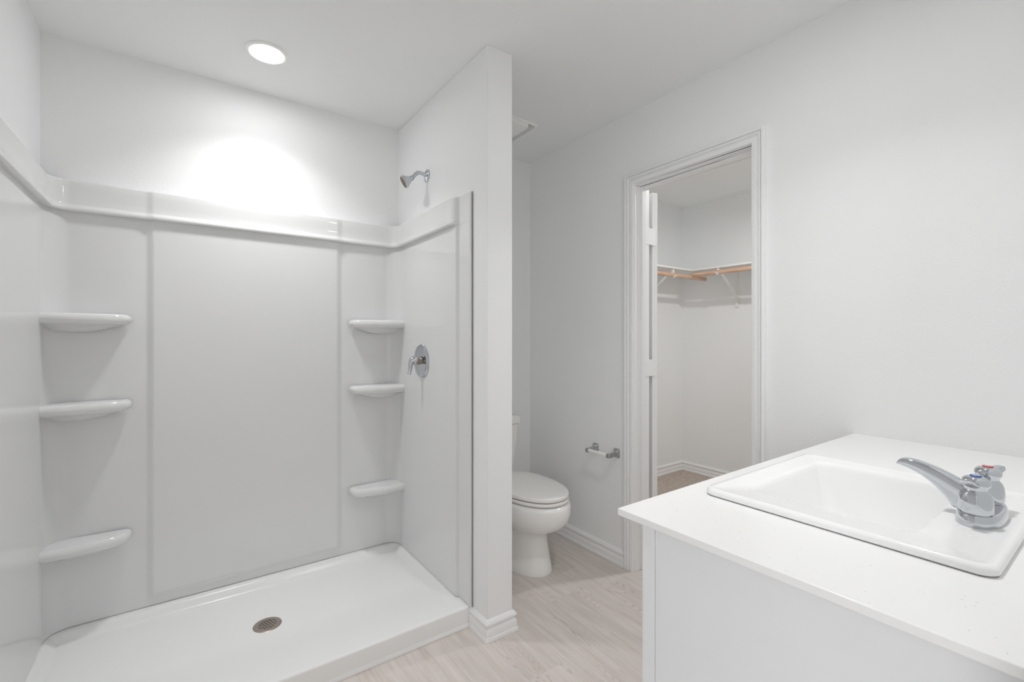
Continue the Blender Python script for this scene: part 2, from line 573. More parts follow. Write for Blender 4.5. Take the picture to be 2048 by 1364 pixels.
# ------------------------------------------------------------------ shower surround
R0 = 0.10
Y_FRONT = 1.700
def surround_samples():
    """list of (point on wall, inward normal, zone, along) from left front to right front"""
    out = []
    ys = [Y_FRONT, Y_FRONT + 0.002, 1.72, 1.76, 1.79, 1.797, 1.801, 1.805, 1.809, 1.813, 1.817, 1.825, 1.85] + [1.85 + (YB - R0 - 1.85) * k / 14 for k in range(1, 15)]
    for y in ys: out.append((Vector((XL, y, 0)), Vector((1, 0, 0)), 'L', y))
    c = Vector((XL + R0, YB - R0, 0))
    for k in range(1, 12):
        a = PI - (PI / 2) * k / 12
        n = -Vector((math.cos(a), math.sin(a), 0))
        out.append((c - n * R0, n, 'CL', k / 12))
    xs = [XL + R0 + (XP - XL - 2 * R0) * k / 50 for k in range(51)]
    for e in (-0.119, 0.667):
        xs += [e + q * 0.002 for q in range(-9, 10)]
    for x in sorted(xs): out.append((Vector((x, YB, 0)), Vector((0, -1, 0)), 'B', x))
    c = Vector((XP - R0, YB - R0, 0))
    for k in range(1, 12):
        a = PI / 2 - (PI / 2) * k / 12
        n = -Vector((math.cos(a), math.sin(a), 0))
        out.append((c - n * R0, n, 'CR', 1 - k / 12))
    for y in ys[::-1]: out.append((Vector((XP, y, 0)), Vector((-1, 0, 0)), 'R', y))
    return out
SAMP = surround_samples()
OS, OB = 0.024, 0.030
def base_off(smp):
    p, n, zone, s = smp
    if zone in 'LR':
        if s <= Y_FRONT + 1e-6: return 0.0075
        return 0.0105 + (OS - 0.0105) * sstep(1.797, 1.818, s)
    if zone in ('CL', 'CR'): return OS + (OB - OS) * s
    return OB
def bumpx(smp):
    if smp[2] != 'B': return 0.0
    return sstep(-0.136, -0.104, smp[3]) * (1 - sstep(0.650, 0.684, smp[3]))
def panel_off(smp, z):
    return base_off(smp) + 0.011 * bumpx(smp) * sstep(0.112, 0.140, z)
def panel_mesh(samples, zs, off):
    bm = bmesh.new()
    rows = []
    for z in zs:
        rows.append([bm.verts.new(p + n * off((p, n, zn, s), z) + Vector((0, 0, z))) for p, n, zn, s in samples])
    for a, b in zip(rows[:-1], rows[1:]):
        for i in range(len(a) - 1):
            bm.faces.new((a[i], a[i + 1], b[i + 1], b[i]))
    return bm
ZT = 1.752
ZS = [0.084, 0.0845, 0.10] + [0.112 + 0.002 * k for k in range(16)] + [0.16 + (ZT - 0.16) * k / 16 for k in range(17)]
def off_panel(smp, z):
    if z < 0.0842: return 0.0005
    return panel_off(smp, z)
iL = [i for i, s in enumerate(SAMP) if s[2] in ('L', 'CL')]
iR = [i for i, s in enumerate(SAMP) if s[2] in ('R', 'CR')]
sL = SAMP[:iL[-1] + 2]
sR = SAMP[iR[0] - 1:]
sB = SAMP[iL[-1] + 1:iR[0]]
sur = empty('shower_surround', ((XL + XP) / 2, YB - 0.02, 0.084), 'glossy white moulded shower wall kit with corner shelves above the shower pan', 'shower wall')
mk('back_panel', panel_mesh(sB, ZS, off_panel), 'fiber', sur, angle=60)
mk('side_panel', panel_mesh(sL, ZS, off_panel), 'fiber', sur, angle=60)
mk('side_panel', panel_mesh(sR, ZS, off_panel), 'fiber', sur, angle=60)
# projecting band with its rounded lower lip
def lip(smp):
    p, n, zone, s = smp
    if zone in 'LR': return 0.0004 + 0.0236 * sstep(1.80, 1.845, s)
    return 0.024
BAND = [(1.742, 0.0), (1.7415, 0.5), (1.742, 0.82), (1.7445, 0.95), (1.749, 1.0), (1.756, 0.98), (1.761, 0.86), (1.766, 0.62), (1.772, 0.53), (1.80, 0.52), (1.835, 0.52), (1.860, 0.52), (1.8645, 0.46), (1.866, 0.30), (1.8665, -0.2), (1.867, -1.0)]
def band_mesh():
    bm = bmesh.new()
    rows = []
    for z, k in BAND:
        r = []
        for smp in SAMP:
            p, n, zn, s = smp
            o = base_off(smp) + 0.008 * bumpx(smp)
            l = lip(smp)
            off = o + l * k if k >= 0 else o + k * (o - 0.001)
            r.append(bm.verts.new(p + n * off + Vector((0, 0, z))))
        rows.append(r)
    for a, b in zip(rows[:-1], rows[1:]):
        for i in range(len(a) - 1): bm.faces.new((a[i], a[i + 1], b[i + 1], b[i]))
    return bm
mk('top_band', band_mesh(), 'fiber', sur, angle=60)
# corner shelves
def corner_shelf(side, zt, thick, belly):
    if side < 0: wx, ex = XL + OS - 0.004, -0.178
    else: wx, ex = XP - OS + 0.004, 0.713
    yb = YB - OB + 0.004
    def X(t): return wx + (ex - wx) * t
    front = [(0.0, 2.392), (0.15, 2.392), (0.35, 2.395), (0.55, 2.403), (0.75, 2.416), (0.88, 2.428), (0.955, 2.443), (0.99, 2.468), (1.0, 2.50)]
    fpts = [Vector((X(a), b, 0)) for a, b in front]
    fpts = spline(fpts, 4)
    def outline(inset, z):
        pts = []
        for p in fpts:
            c = Vector((X(0.0), yb, 0))
            v = p - c
            L = v.length
            q = c + v * max(0.0, (L - inset)) / L
            pts.append(Vector((q.x, min(q.y, yb), z)))
        pts.append(Vector((X(0), yb, z)))
        return pts
    r = thick / 2
    rings = []
    for k in range(7):
        a = PI / 2 * k / 6
        rings.append(outline(r * (1 - math.sin(a)) * 1.0, zt - r + r * math.cos(PI / 2 * k / 6)))
    for k in range(1, 7):
        a = PI / 2 * k / 6
        rings.append(outline(r * (1 - math.cos(a)), zt - r - r * math.sin(a)))
    if belly:
        for k in range(1, 7):
            f = k / 6
            rings.append(outline(r + 0.13 * f ** 0.8, zt - thick - belly * math.sin(f * PI / 2)))
    bm = bmesh.new()
    loft(bm, rings, True, True, True)
    return mk('corner_shelf', bm, 'fiber', sur, angle=60)
for sd in (-1, 1):
    for z in (1.334, 0.982, 0.438):
        corner_shelf(sd, z, 0.042, 0.03)

# ------------------------------------------------------------------ shower pan
pan = empty('shower_pan', ((XL + XP) / 2, 2.12, 0), 'white acrylic shower pan with a low front curb on the plank floor', 'shower pan')
PX0, PX1, PY0, PY1, PZ = XL + 0.002, XP - 0.002, 1.7155, YB - 0.004, 0.082
DRX, DRY = 0.281, 2.145
def pan_z(x, y):
    rd = math.hypot(x - DRX, y - DRY)
    floor_z = 0.0445 + 0.008 * min(1, max(0, rd - 0.055) / 0.6)
    k = sstep(0.026, 0.062, x - PX0) * sstep(0.026, 0.062, PX1 - x) * sstep(0.0, 0.36, y - PY0) * sstep(0.050, 0.085, PY1 - y)
    z = PZ * (1 - k) + floor_z * k
    # rounded front edge
    e = y - PY0
    if e < 0.010: z -= 0.010 - math.sqrt(max(0, 0.010 ** 2 - (0.010 - e) ** 2))
    return z
bm = bmesh.new()
NX, NY = 150, 110
ysl = [PY0 + 0.010 * (1 - math.cos(PI / 2 * k / 5)) for k in range(5)] + [PY0 + 0.010 + (PY1 - PY0 - 0.010) * k / NY for k in range(NY + 1)]
grid = []
for y in ysl:
    grid.append([bm.verts.new((PX0 + (PX1 - PX0) * i / NX, y, pan_z(PX0 + (PX1 - PX0) * i / NX, y))) for i in range(NX + 1)])
for a, b_ in zip(grid[:-1], grid[1:]):
    for i in range(NX): bm.faces.new((a[i], a[i + 1], b_[i + 1], b_[i]))
low = [bm.verts.new((v.co.x, v.co.y, 0.0)) for v in grid[0]]
for i in range(NX): bm.faces.new((low[i], low[i + 1], grid[0][i + 1], grid[0][i]))
mk('basin', bm, 'pan', pan, angle=50)
bm = bmesh.new()
extrude_profile(bm, [(0, 0), (0.007, 0), (0.006, 0.006), (0.0, 0.014)], [(PX0, PY0, 0), (PX1, PY0, 0)], [(0, -1, 0), (0, -1, 0)])
mk('caulk_bead', bm, 'plastic', pan)
# drain strainer: disc with a grid of square holes
dz = 0.0465
bm = bmesh.new()
cell, RD, RG = 0.0105, 0.054, 0.034
N = 44
step = 2 * RD / N
rim = 40
lathe(bm, [(0.034, 0.0), (0.051, 0.0), (0.054, -0.002), (0.054, -0.004), (0.034, -0.004)], Matrix.Translation((DRX, DRY, dz)), 48, False, False)
rot = Matrix.Translation((DRX, DRY, dz)) @ Matrix.Rotation(math.radians(20), 4, 'Z')
k = -3
for k in range(-3, 5):
    o = (k - 0.5) * cell
    hw = math.sqrt(max(0, 0.0355 ** 2 - o * o))
    box(bm, -hw, hw, o - 0.0022, o + 0.0022, -0.0013, -0.0004, rot)
    box(bm, o - 0.0022, o + 0.0022, -hw, hw, -0.0014, -0.0005, rot)
dn = mk('drain', bm, 'bronze', pan, label='round metal strainer with a grid of holes')
bm = bmesh.new()
lathe(bm, [(0.035, 0), (0.035, 0.0003)], Matrix.Translation((DRX, DRY, dz - 0.0019)), 40)
mk('drain_shade_disc', bm, 'dark', dn)  # thin disc on the pan, dark colour stands in for shade in the drain
for sgn in (-1, 1):
    bm = bmesh.new()
    lathe(bm, [(0.0038, 0), (0.0036, 0.001), (0.002, 0.0016)], rot @ Matrix.Translation((0.5 * cell * 0 + sgn * 0.0262, sgn * 0.0, -0.0003)), 14)
    mk('screw', bm, 'chrome', dn)

# ------------------------------------------------------------------ shower head
YV = 2.158
sh = empty('showerhead', (XP, YV, 2.064), 'small chrome shower head on a bent arm high on the partition wall', 'shower head')
bm = bmesh.new()
lathe(bm, [(0.033, 0), (0.033, 0.002), (0.030, 0.006), (0.020, 0.010), (0.0125, 0.012), (0.0115, 0.013)], axis_mtx((XP, YV, 2.064), (-1, 0, 0)), 40)
mk('flange', bm, 'chrome', sh)
bm = bmesh.new()
tube(bm, spline([(1.006, YV, 2.066), (0.985, YV, 2.070), (0.964, YV, 2.072), (0.947, YV, 2.062), (0.934, YV, 2.046), (0.928, YV, 2.038)], 6), 0.0098, 18)
mk('arm', bm, 'chrome', sh)
hd = Vector((-0.82, 0.20, -0.53)).normalized()
m0 = axis_mtx((0.929, YV, 2.039), hd)
bm = bmesh.new()
lathe(bm, [(0.0108, 0), (0.0108, 0.001), (0.0100, 0.001), (0.0100, 0.0016)], m0, 24)
mk('washer', bm, 'dark', sh)
bm = bmesh.new()
lathe(bm, [(0.010, 0.0016), (0.0135, 0.002), (0.0140, 0.004), (0.0140, 0.012), (0.0125, 0.0135), (0.0125, 0.015), (0.0165, 0.0165), (0.019, 0.021), (0.0245, 0.031), (0.0305, 0.040),
           (0.0325, 0.044), (0.0325, 0.051), (0.0310, 0.053), (0.0280, 0.053), (0.0275, 0.0505), (0.0, 0.0505)], m0, 40)
spr = mk('spray_head', bm, 'chrome', sh, angle=30)
bm = bmesh.new()
lathe(bm, [(0.0274, 0.0506), (0.026, 0.0520), (0.0, 0.0524)], m0, 32)
for ring_r, cnt in ((0.008, 6), (0.0155, 12), (0.0225, 16)):
    for k in range(cnt):
        a = 2 * PI * k / cnt
        lathe(bm, [(0.0021, 0.0515), (0.0014, 0.0545)], m0 @ Matrix.Translation((ring_r * math.cos(a), ring_r * math.sin(a), 0)), 8)
mk('nozzle_face', bm, 'nozzle', spr)

# ------------------------------------------------------------------ shower valve
XV = XP - OS
vz, vy = 1.121, 2.166
va = empty('shower_valve', (XV, vy, vz), 'chrome shower valve with round plate and lever on the right shower wall', 'shower valve')
mv = axis_mtx((XV, vy, vz), (-1, 0, 0))
bm = bmesh.new()
lathe(bm, [(0.084, 0), (0.084, 0.004), (0.081, 0.009), (0.073, 0.012), (0.067, 0.0112), (0.060, 0.0100), (0.040, 0.0125), (0.026, 0.015), (0.0, 0.015)], mv, 56)
mk('escutcheon', bm, 'chrome', va, angle=30)
bm = bmesh.new()
lathe(bm, [(0.019, 0.014), (0.019, 0.019), (0.0165, 0.020), (0.0165, 0.033), (0.018, 0.034), (0.018, 0.037)], mv, 24)
mk('stem', bm, 'bronze', va)
bm = bmesh.new()
cps = spline([(XV - 0.034, vy, vz + 0.003), (XV - 0.045, vy, vz + 0.005), (XV - 0.056, vy, vz + 0.000), (XV - 0.0625, vy, vz - 0.018), (XV - 0.066, vy, vz - 0.042), (XV - 0.0695, vy, vz - 0.063), (XV - 0.0705, vy, vz - 0.067)], 6)
rr = []
nn = len(cps) - 1
for i, p in enumerate(cps):
    f = i / nn
    rr.append(0.0225 * (1 - sstep(0.0, 0.75, f)) + 0.0085 * sstep(0.0, 0.75, f) if i < nn else 0.004)
rr[0] = 0.0185
tube(bm, cps, rr, 20)
mk('lever', bm, 'chrome', va, angle=50)

# ------------------------------------------------------------------ recessed lamp over the shower
def downlight(x, y, label, power_mat, beam_w):
    rl = empty('recessed_light', (x, y, H), label, 'ceiling light', 'recessed ceiling lights')
    bm = bmesh.new()
    lathe(bm, [(0.084, 0.0), (0.084, -0.003), (0.080, -0.006), (0.070, -0.0075), (LENS_R, -0.006), (LENS_R, -0.003)], Matrix.Translation((x, y, H)), 56, False, False)
    mk('trim_ring', bm, 'plastic', rl)
    bm = bmesh.new()
    lathe(bm, [(LENS_R, -0.0035), (LENS_R - 0.006, -0.0045), (0.03, -0.0055), (0, -0.006)], Matrix.Translation((x, y, H)), 48, False, True)
    mk('lens', bm, power_mat, rl, label='glowing white lens')
    beam = area('downlight_beam', (x, y, H - 0.0075), (0, 0, 0), 0.12, 0.12, beam_w, (1.0, 1.0, 0.995), 'DISK')
    beam.data.spread = math.radians(115)
downlight(0.284, 2.176, 'lit round recessed downlight in the ceiling over the shower', 'lens', P_BEAM)
downlight(1.17, 0.50, 'round recessed downlight in the ceiling over the sink', 'lens2', P_BEAM2)

# ------------------------------------------------------------------ exhaust fan
fx1, fy0, fs = 1.637, 2.021, 0.272
ef = empty('exhaust_fan', (fx1 - fs / 2, fy0 + fs / 2, H), 'square white exhaust fan grille on the ceiling above the toilet', 'exhaust fan')
fcx, fcy = fx1 - fs / 2, fy0 + fs / 2
def bowed(h, z, p=11.0, n=64, cx=None, hx=None):
    pts = []
    for i in range(n):
        a = 2 * PI * (i + 0.5) / n
        c_, s_ = math.cos(a), math.sin(a)
        pts.append(Vector((fcx + (hx or h) * math.copysign(abs(c_) ** (2 / p), c_), fcy + h * math.copysign(abs(s_) ** (2 / p), s_), z)))
    return pts
fh = fs / 2
bm = bmesh.new()
# thin rim, open in the middle
loft(bm, [bowed(fh, H), bowed(fh, H - 0.006), bowed(fh - 0.004, H - 0.0085), bowed(fh - 0.013, H - 0.0085), bowed(fh - 0.015, H - 0.001)], True, False, False)
mk('frame', bm, 'plastic', ef, angle=50)
bm = bmesh.new()
loft(bm, [bowed(fh - 0.016, H - 0.0004), bowed(fh - 0.016, H - 0.0012)])
mk('vent_shade_plate', bm, 'vent_shade', ef)  # solid backing plate, shade between the slats put into its colour
bm = bmesh.new()
# cover bulging below the rim; it reaches the rim on two sides
loft(bm, [bowed(fh - 0.012, H - 0.0065, 6, hx=fh - 0.050), bowed(fh - 0.012, H - 0.011, 6, hx=fh - 0.050), bowed(fh - 0.022, H - 0.019, 5, hx=fh - 0.056), bowed(fh - 0.050, H - 0.026, 4, hx=fh - 0.075), bowed(0.03, H - 0.030, 3)])
mk('cover', bm, 'plastic', ef, angle=60)
for (a, b_) in ((fx1 - 0.052, fx1 - 0.012), (fx1 - fs + 0.012, fx1 - fs + 0.052)):
    bm = bmesh.new()
    for k in range(26):
        y = fy0 + 0.026 + (fs - 0.052) * k / 25
        box(bm, a, b_, y - 0.0011, y + 0.0011, H - 0.0080, H - 0.0015)
    mk('vent_grille', bm, 'plastic', ef)

# ------------------------------------------------------------------ toilet
TX = 1.53
to = empty('toilet', (TX, 2.12, 0), 'white two-piece toilet with closed lid in the alcove behind the partition', 'toilet')
def egg(yc, front, back, half, z, n=48, pw=2.25, cx=TX):
    """elongated outline: front towards -Y, squarer at the back"""
    pts = []
    for i in range(n):
        a = 2 * PI * i / n
        s, c = math.sin(a), math.cos(a)
        ex = half * math.copysign(abs(s) ** (2 / pw), s)
        if c > 0: ey = front * math.copysign(abs(c) ** (2 / 2.0), c)
        else: ey = back * math.copysign(abs(c) ** (2 / 3.0), c)
        pts.append(Vector((cx + ex, yc - ey, z)))
    return pts
bm = bmesh.new()
# base, neck, bowl: (yc, front, back, half, z)
secs = [(2.10, 0.262, 0.230, 0.131, 0.0), (2.10, 0.264, 0.230, 0.133, 0.006), (2.10, 0.258, 0.230, 0.127, 0.030), (2.09, 0.234, 0.235, 0.113, 0.10), (2.08, 0.212, 0.240, 0.101, 0.17), (2.07, 0.206, 0.245, 0.098, 0.208),
        (2.06, 0.220, 0.255, 0.108, 0.222), (2.04, 0.249, 0.265, 0.132, 0.240), (2.025, 0.277, 0.265, 0.158, 0.268), (2.015, 0.290, 0.265, 0.173, 0.30), (2.01, 0.294, 0.265, 0.179, 0.335), (2.01, 0.294, 0.265, 0.180, 0.37), (2.01, 0.289, 0.265, 0.176, 0.384), (2.01, 0.275, 0.25, 0.165, 0.388)]
loft(bm, [egg(a, f, bk, h, z) for a, f, bk, h, z in secs])
mk('bowl', bm, 'toilet', to, angle=70)
bm = bmesh.new()
box(bm, TX - 0.14, TX + 0.14, 2.25, 2.47, 0.30, 0.392)
mk('tank_shelf', bm, 'toilet', to, bevel=0.02, segs=4)
def slab(z0, z1, grow, r):
    rings = []
    for k in range(5):
        a = PI / 2 * k / 4
        g_ = grow - r * (1 - math.sin(a))
        rings.append(egg(2.01, 0.283 + g_, 0.245 + g_ * 0.5, 0.173 + g_, z0 + r * (1 - math.cos(a))))
    for k in range(5):
        a = PI / 2 * k / 4
        g_ = grow - r * (1 - math.cos(a))
        rings.append(egg(2.01, 0.283 + g_, 0.245 + g_ * 0.5, 0.173 + g_, z1 - r + r * math.sin(a)))
    return rings
bm = bmesh.new()
loft(bm, slab(0.3955, 0.4105, 0.0, 0.004))
mk('seat', bm, 'seat', to, angle=50)
bm = bmesh.new()
rg = slab(0.4170, 0.437, -0.001, 0.0055)
top = rg[-1]
for s_, dz_ in ((0.9, 0.0035), (0.7, 0.008), (0.4, 0.011), (0.1, 0.012)):
    rg.append([Vector((TX + (p.x - TX) * s_, 2.03 + (p.y - 2.03) * s_, p.z + dz_)) for p in top])
loft(bm, rg)
mk('seat_lid', bm, 'seat', to, angle=50)
bm = bmesh.new()
bm.free()
for s_ in (-1, 1):
    bm = bmesh.new()
    box(bm, TX + s_ * 0.075 - 0.02, TX + s_ * 0.075 + 0.02, 2.255, 2.285, 0.392, 0.425)
    mk('seat_hinge', bm, 'seat', to, bevel=0.006)
# tank: tapering towards the bottom
ty1 = YT - 0.018
def tank_ring(hw, y0, z, r=0.03):
    return rrect(TX - hw, TX + hw, y0, ty1, r, z)
bm = bmesh.new()
loft(bm, [tank_ring(0.118, 2.318, 0.385), tank_ring(0.127, 2.312, 0.398), tank_ring(0.146, 2.306, 0.46), tank_ring(0.159, 2.301, 0.54), tank_ring(0.167, 2.298, 0.63), tank_ring(0.170, 2.297, 0.705)])
mk('tank', bm, 'toilet', to, angle=50)
bm = bmesh.new()
loft(bm, [tank_ring(0.172, 2.294, 0.706), tank_ring(0.179, 2.285, 0.710), tank_ring(0.181, 2.282, 0.718), tank_ring(0.181, 2.282, 0.742), tank_ring(0.178, 2.285, 0.750), tank_ring(0.168, 2.296, 0.755)])
mk('tank_lid', bm, 'toilet', to, angle=40)
bm = bmesh.new()
tube(bm, [(TX - 0.11, 2.297, 0.665), (TX - 0.11, 2.282, 0.665), (TX - 0.10, 2.279, 0.664), (TX - 0.045, 2.277, 0.655)], [0.008, 0.008, 0.007, 0.006], 12)
mk('flush_lever', bm, 'chrome', to)

# ------------------------------------------------------------------ toilet paper holder
tz = 0.603
tp = empty('toilet_paper_holder', (XD, 1.80, tz), 'empty satin metal toilet paper holder with white roller beside the door casing', 'toilet paper holder')
for yy in (1.722, 1.880):
    bm = bmesh.new()
    rings = []
    for xo, hy, hz, zc in ((0.0, 0.021, 0.026, 0), (0.005, 0.021, 0.026, 0), (0.008, 0.019, 0.024, 0), (0.016, 0.0125, 0.017, -0.001), (0.026, 0.0095, 0.0125, -0.003), (0.040, 0.0090, 0.0115, -0.005), (0.056, 0.0100, 0.0120, -0.006), (0.074, 0.0105, 0.0125, -0.006), (0.078, 0.009, 0.011, -0.006)):
        rings.append([Vector((XD - xo, p.x, p.y)) for p in rrect(yy - hy, yy + hy, tz + zc - hz, tz + zc + hz, min(hy, hz) * 0.35, 0, 3)])
    loft(bm, rings)
    mk('post', bm, 'satin', tp, angle=35)
bm = bmesh.new()
tube(bm, [(XD - 0.066, 1.731, tz - 0.005), (XD - 0.066, 1.733, tz - 0.005), (XD - 0.066, 1.800, tz - 0.005), (XD - 0.066, 1.801, tz - 0.005), (XD - 0.066, 1.871, tz - 0.005)], [0.0098, 0.0105, 0.0105, 0.0095, 0.0095], 20)
mk('roller', bm, 'plastic', tp, angle=30, label='white plastic roller')

# ------------------------------------------------------------------ vanity cabinet
VX0, VX1, VY0, VY1, VZ = 0.720, XD - 0.002, YN + 0.004, 0.575, 0.8835
vn = empty('vanity_cabinet', ((VX0 + VX1) / 2, 0.3, 0), 'pale grey vanity cabinet under the white countertop', 'vanity cabinet')
bm = bmesh.new()
box(bm, VX0 + 0.0025, VX0 + 0.016, VY0, VY1 - 0.028, 0, VZ)
mk('end_panel', bm, 'cabinet', vn, angle=None)
bm = bmesh.new()
box(bm, VX1 - 0.016, VX1, VY0, VY1 - 0.02, 0, VZ)
box(bm, VX0 + 0.016, VX1 - 0.016, VY0, VY0 + 0.006, 0.1, VZ - 0.2)
box(bm, VX0 + 0.016, VX1 - 0.016, VY0 + 0.006, VY1 - 0.02, 0.1, 0.116)
box(bm, VX0 + 0.016, VX1 - 0.016, VY1 - 0.09, VY1 - 0.075, 0, 0.1)
mk('carcass', bm, 'cabinet', vn, angle=None)
bm = bmesh.new()
box(bm, VX0, VX0 + 0.04, VY1 - 0.027, VY1, 0.0, VZ)
box(bm, VX1 - 0.04, VX1, VY1 - 0.02, VY1, 0.1, VZ)
box(bm, VX0 + 0.04, VX1 - 0.04, VY1 - 0.02, VY1, VZ - 0.04, VZ)
box(bm, VX0 + 0.04, VX1 - 0.04, VY1 - 0.02, VY1, 0.1, 0.14)
mk('face_frame', bm, 'cabinet', vn, bevel=0.001)
half = (VX1 - VX0 - 0.05) / 2
for k in range(2):
    x0 = VX0 + 0.024 + k * (half + 0.002)
    bm = bmesh.new()
    box(bm, x0, x0 + half - 0.002, VY1 + 0.0005, VY1 + 0.0195, 0.115, 0.715)
    mk('door', bm, 'cabinet', vn, bevel=0.003)
bm = bmesh.new()
box(bm, VX0 + 0.06, VX1 - 0.04, VY1 + 0.0005, VY1 + 0.0195, 0.722, 0.845)
mk('drawer_front', bm, 'cabinet', vn, bevel=0.003)

# ------------------------------------------------------------------ countertop (with the sink cut-out)
SKX0, SKX1, SKY0, SKY1 = 0.920, 1.436, 0.126, 0.574
bm = bmesh.new()
cx0, cx1, cy0, cy1 = XC, XD - 0.0005, YN + 0.0005, YC
ho = rrect(SKX0 + 0.02, SKX1 - 0.02, SKY0 + 0.02, SKY1 - 0.02, 0.02, 0, 4)
def ring_sheet(z):
    n = len(ho)
    inner = [bm.verts.new((p.x, p.y, z)) for p in ho]
    q = n // 4
    cor = [bm.verts.new((cx1, cy1, z)), bm.verts.new((cx0, cy1, z)), bm.verts.new((cx0, cy0, z)), bm.verts.new((cx1, cy0, z))]
    for c_ in range(4):
        for i in range(q - 1):
            bm.faces.new((inner[c_ * q + i], inner[c_ * q + i + 1], cor[c_]))
        bm.faces.new((inner[c_ * q + q - 1], inner[((c_ + 1) * q) % n], cor[(c_ + 1) % 4], cor[c_]))
    return inner, cor
ti, tcn = ring_sheet(ZC)
bi, bc = ring_sheet(ZC - 0.0140)
for i in range(len(ti)):
    j = (i + 1) % len(ti)
    bm.faces.new((ti[i], ti[j], bi[j], bi[i]))
for i in range(4):
    j = (i + 1) % 4
    bm.faces.new((tcn[i], tcn[j], bc[j], bc[i]))
ct = mk('countertop', bm, 'quartz', None, angle=30, bevel=0.0016, segs=2, origin=((XC + XD) / 2, 0.32, ZC))
tag(ct, 'white speckled quartz countertop on the vanity cabinet, against the wall beside the closet door', 'countertop')

# ------------------------------------------------------------------ sink
sk = empty('sink', ((SKX0 + SKX1) / 2, (SKY0 + SKY1) / 2, ZC), 'white rectangular drop-in sink set in the countertop', 'sink')
ZR = ZC + 0.0155
BX0, BX1, BY0, BY1 = 0.998, 1.372, 0.238, 0.516
rings = [rrect(SKX0 + 0.003, SKX1 - 0.003, SKY0 + 0.003, SKY1 - 0.003, 0.022, ZC + 0.0012, 8),
         rrect(SKX0, SKX1, SKY0, SKY1, 0.024, ZC + 0.004, 8),
         rrect(SKX0 + 0.0005, SKX1 - 0.0005, SKY0 + 0.0005, SKY1 - 0.0005, 0.024, ZC + 0.010, 8),
         rrect(SKX0 + 0.004, SKX1 - 0.004, SKY0 + 0.004, SKY1 - 0.004, 0.022, ZC + 0.0145, 8),
         rrect(SKX0 + 0.009, SKX1 - 0.009, SKY0 + 0.009, SKY1 - 0.009, 0.020, ZR, 8),
         rrect(SKX0 + 0.016, SKX1 - 0.016, SKY0 + 0.016, SKY1 - 0.016, 0.018, ZR - 0.001, 8),
         rrect(SKX0 + 0.022, SKX1 - 0.022, SKY0 + 0.022, SKY1 - 0.022, 0.016, ZR - 0.0025, 8)]
def bowl_ring(e, z, r, x0=BX0, x1=BX1, y0=BY0, y1=BY1):
    return rrect(x0 + e, x1 - e, y0 + e, y1 - e, r, z, 8)
rings += [bowl_ring(-0.010, ZR - 0.003, 0.030), bowl_ring(-0.004, ZR - 0.0045, 0.026), bowl_ring(0.0, ZR - 0.009, 0.024), bowl_ring(0.003, ZR - 0.016, 0.024),
          rrect(1.014, 1.360, 0.247, 0.505, 0.026, ZR - 0.05, 8), rrect(1.038, 1.340, 0.260, 0.488, 0.034, ZR - 0.09, 8),
          rrect(1.058, 1.325, 0.273, 0.475, 0.042, ZR - 0.115, 8), rrect(1.085, 1.300, 0.295, 0.452, 0.05, ZR - 0.130, 8),
          rrect(1.13, 1.255, 0.335, 0.415, 0.035, ZR - 0.136, 8), rrect(1.172, 1.212, 0.355, 0.395, 0.0195, ZR - 0.138, 8)]
bm = bmesh.new()
loft(bm, rings, True, False, False)
mk('basin', bm, 'ceramic', sk, angle=70)
bm = bmesh.new()
lathe(bm, [(0.0235, 0.0), (0.023, 0.0025), (0.019, 0.003), (0.016, 0.0), (0.015, -0.004)], Matrix.Translation((1.192, 0.375, ZR - 0.138)), 28, False, True)
mk('drain_ring', bm, 'chrome', sk)

# ------------------------------------------------------------------ faucet
FX, FY, FZ = 1.181, 0.1825, ZR - 0.0032
fa = empty('faucet', (FX, FY, FZ), 'chrome two-handle faucet standing on the back edge of the sink', 'faucet')
def plate(hx, hy, z, sharp=2.6, n=56):
    pts = []
    for i in range(n):
        a = 2 * PI * i / n
        c_, s_ = math.cos(a), math.sin(a)
        pts.append(Vector((FX + hx * math.copysign(abs(c_) ** (2 / sharp), c_), FY + hy * math.copysign(abs(s_) ** (2 / 2.1), s_), z)))
    return pts
bm = bmesh.new()
loft(bm, [plate(0.0775, 0.0310, FZ), plate(0.0785, 0.0320, FZ + 0.002), plate(0.0775, 0.0312, FZ + 0.010), plate(0.0765, 0.0302, FZ + 0.0175), plate(0.0745, 0.0282, FZ + 0.0205), plate(0.070, 0.0242, FZ + 0.0215)])
mk('base_plate', bm, 'chrome', fa, angle=40)
# spout: top and bottom curves in the plane X = FX
topc = spline([(0, 0.172, 0.945), (0, 0.188, 0.960), (0, 0.208, 0.972), (0, 0.240, 0.9865), (0, 0.270, 0.9955), (0, 0.288, 0.9972), (0, 0.2985, 0.9945), (0, 0.3035, 0.9865)], 6)
botc = spline([(0, 0.196, 0.920), (0, 0.219, 0.921), (0, 0.231, 0.937), (0, 0.248, 0.956), (0, 0.266, 0.9695), (0, 0.283, 0.978), (0, 0.2965, 0.9822), (0, 0.3025, 0.9836)], 6)
rings = []
nn = len(topc) - 1
for i, (a, b_) in enumerate(zip(topc, botc)):
    f = i / nn
    hw = 0.0165 * (1 - f) + 0.0115 * f
    c_ = (a + b_) / 2
    v = (a - b_) / 2
    ring = []
    for k in range(28):
        t_ = 2 * PI * k / 28
        cc, ss = math.cos(t_), math.sin(t_)
        ring.append(Vector((FX + hw * math.copysign(abs(cc) ** (2 / 5.0), cc), 0, 0)) + c_ + v * math.copysign(abs(ss) ** (2 / 3.4), ss))
    rings.append(ring)
bm = bmesh.new()
loft(bm, rings)
mk('spout', bm, 'chrome', fa, angle=50)
bm = bmesh.new()
lathe(bm, [(0.0205, 0.018), (0.0205, 0.024), (0.0185, 0.030)], Matrix.Translation((FX, FY + 0.006, FZ)), 32)
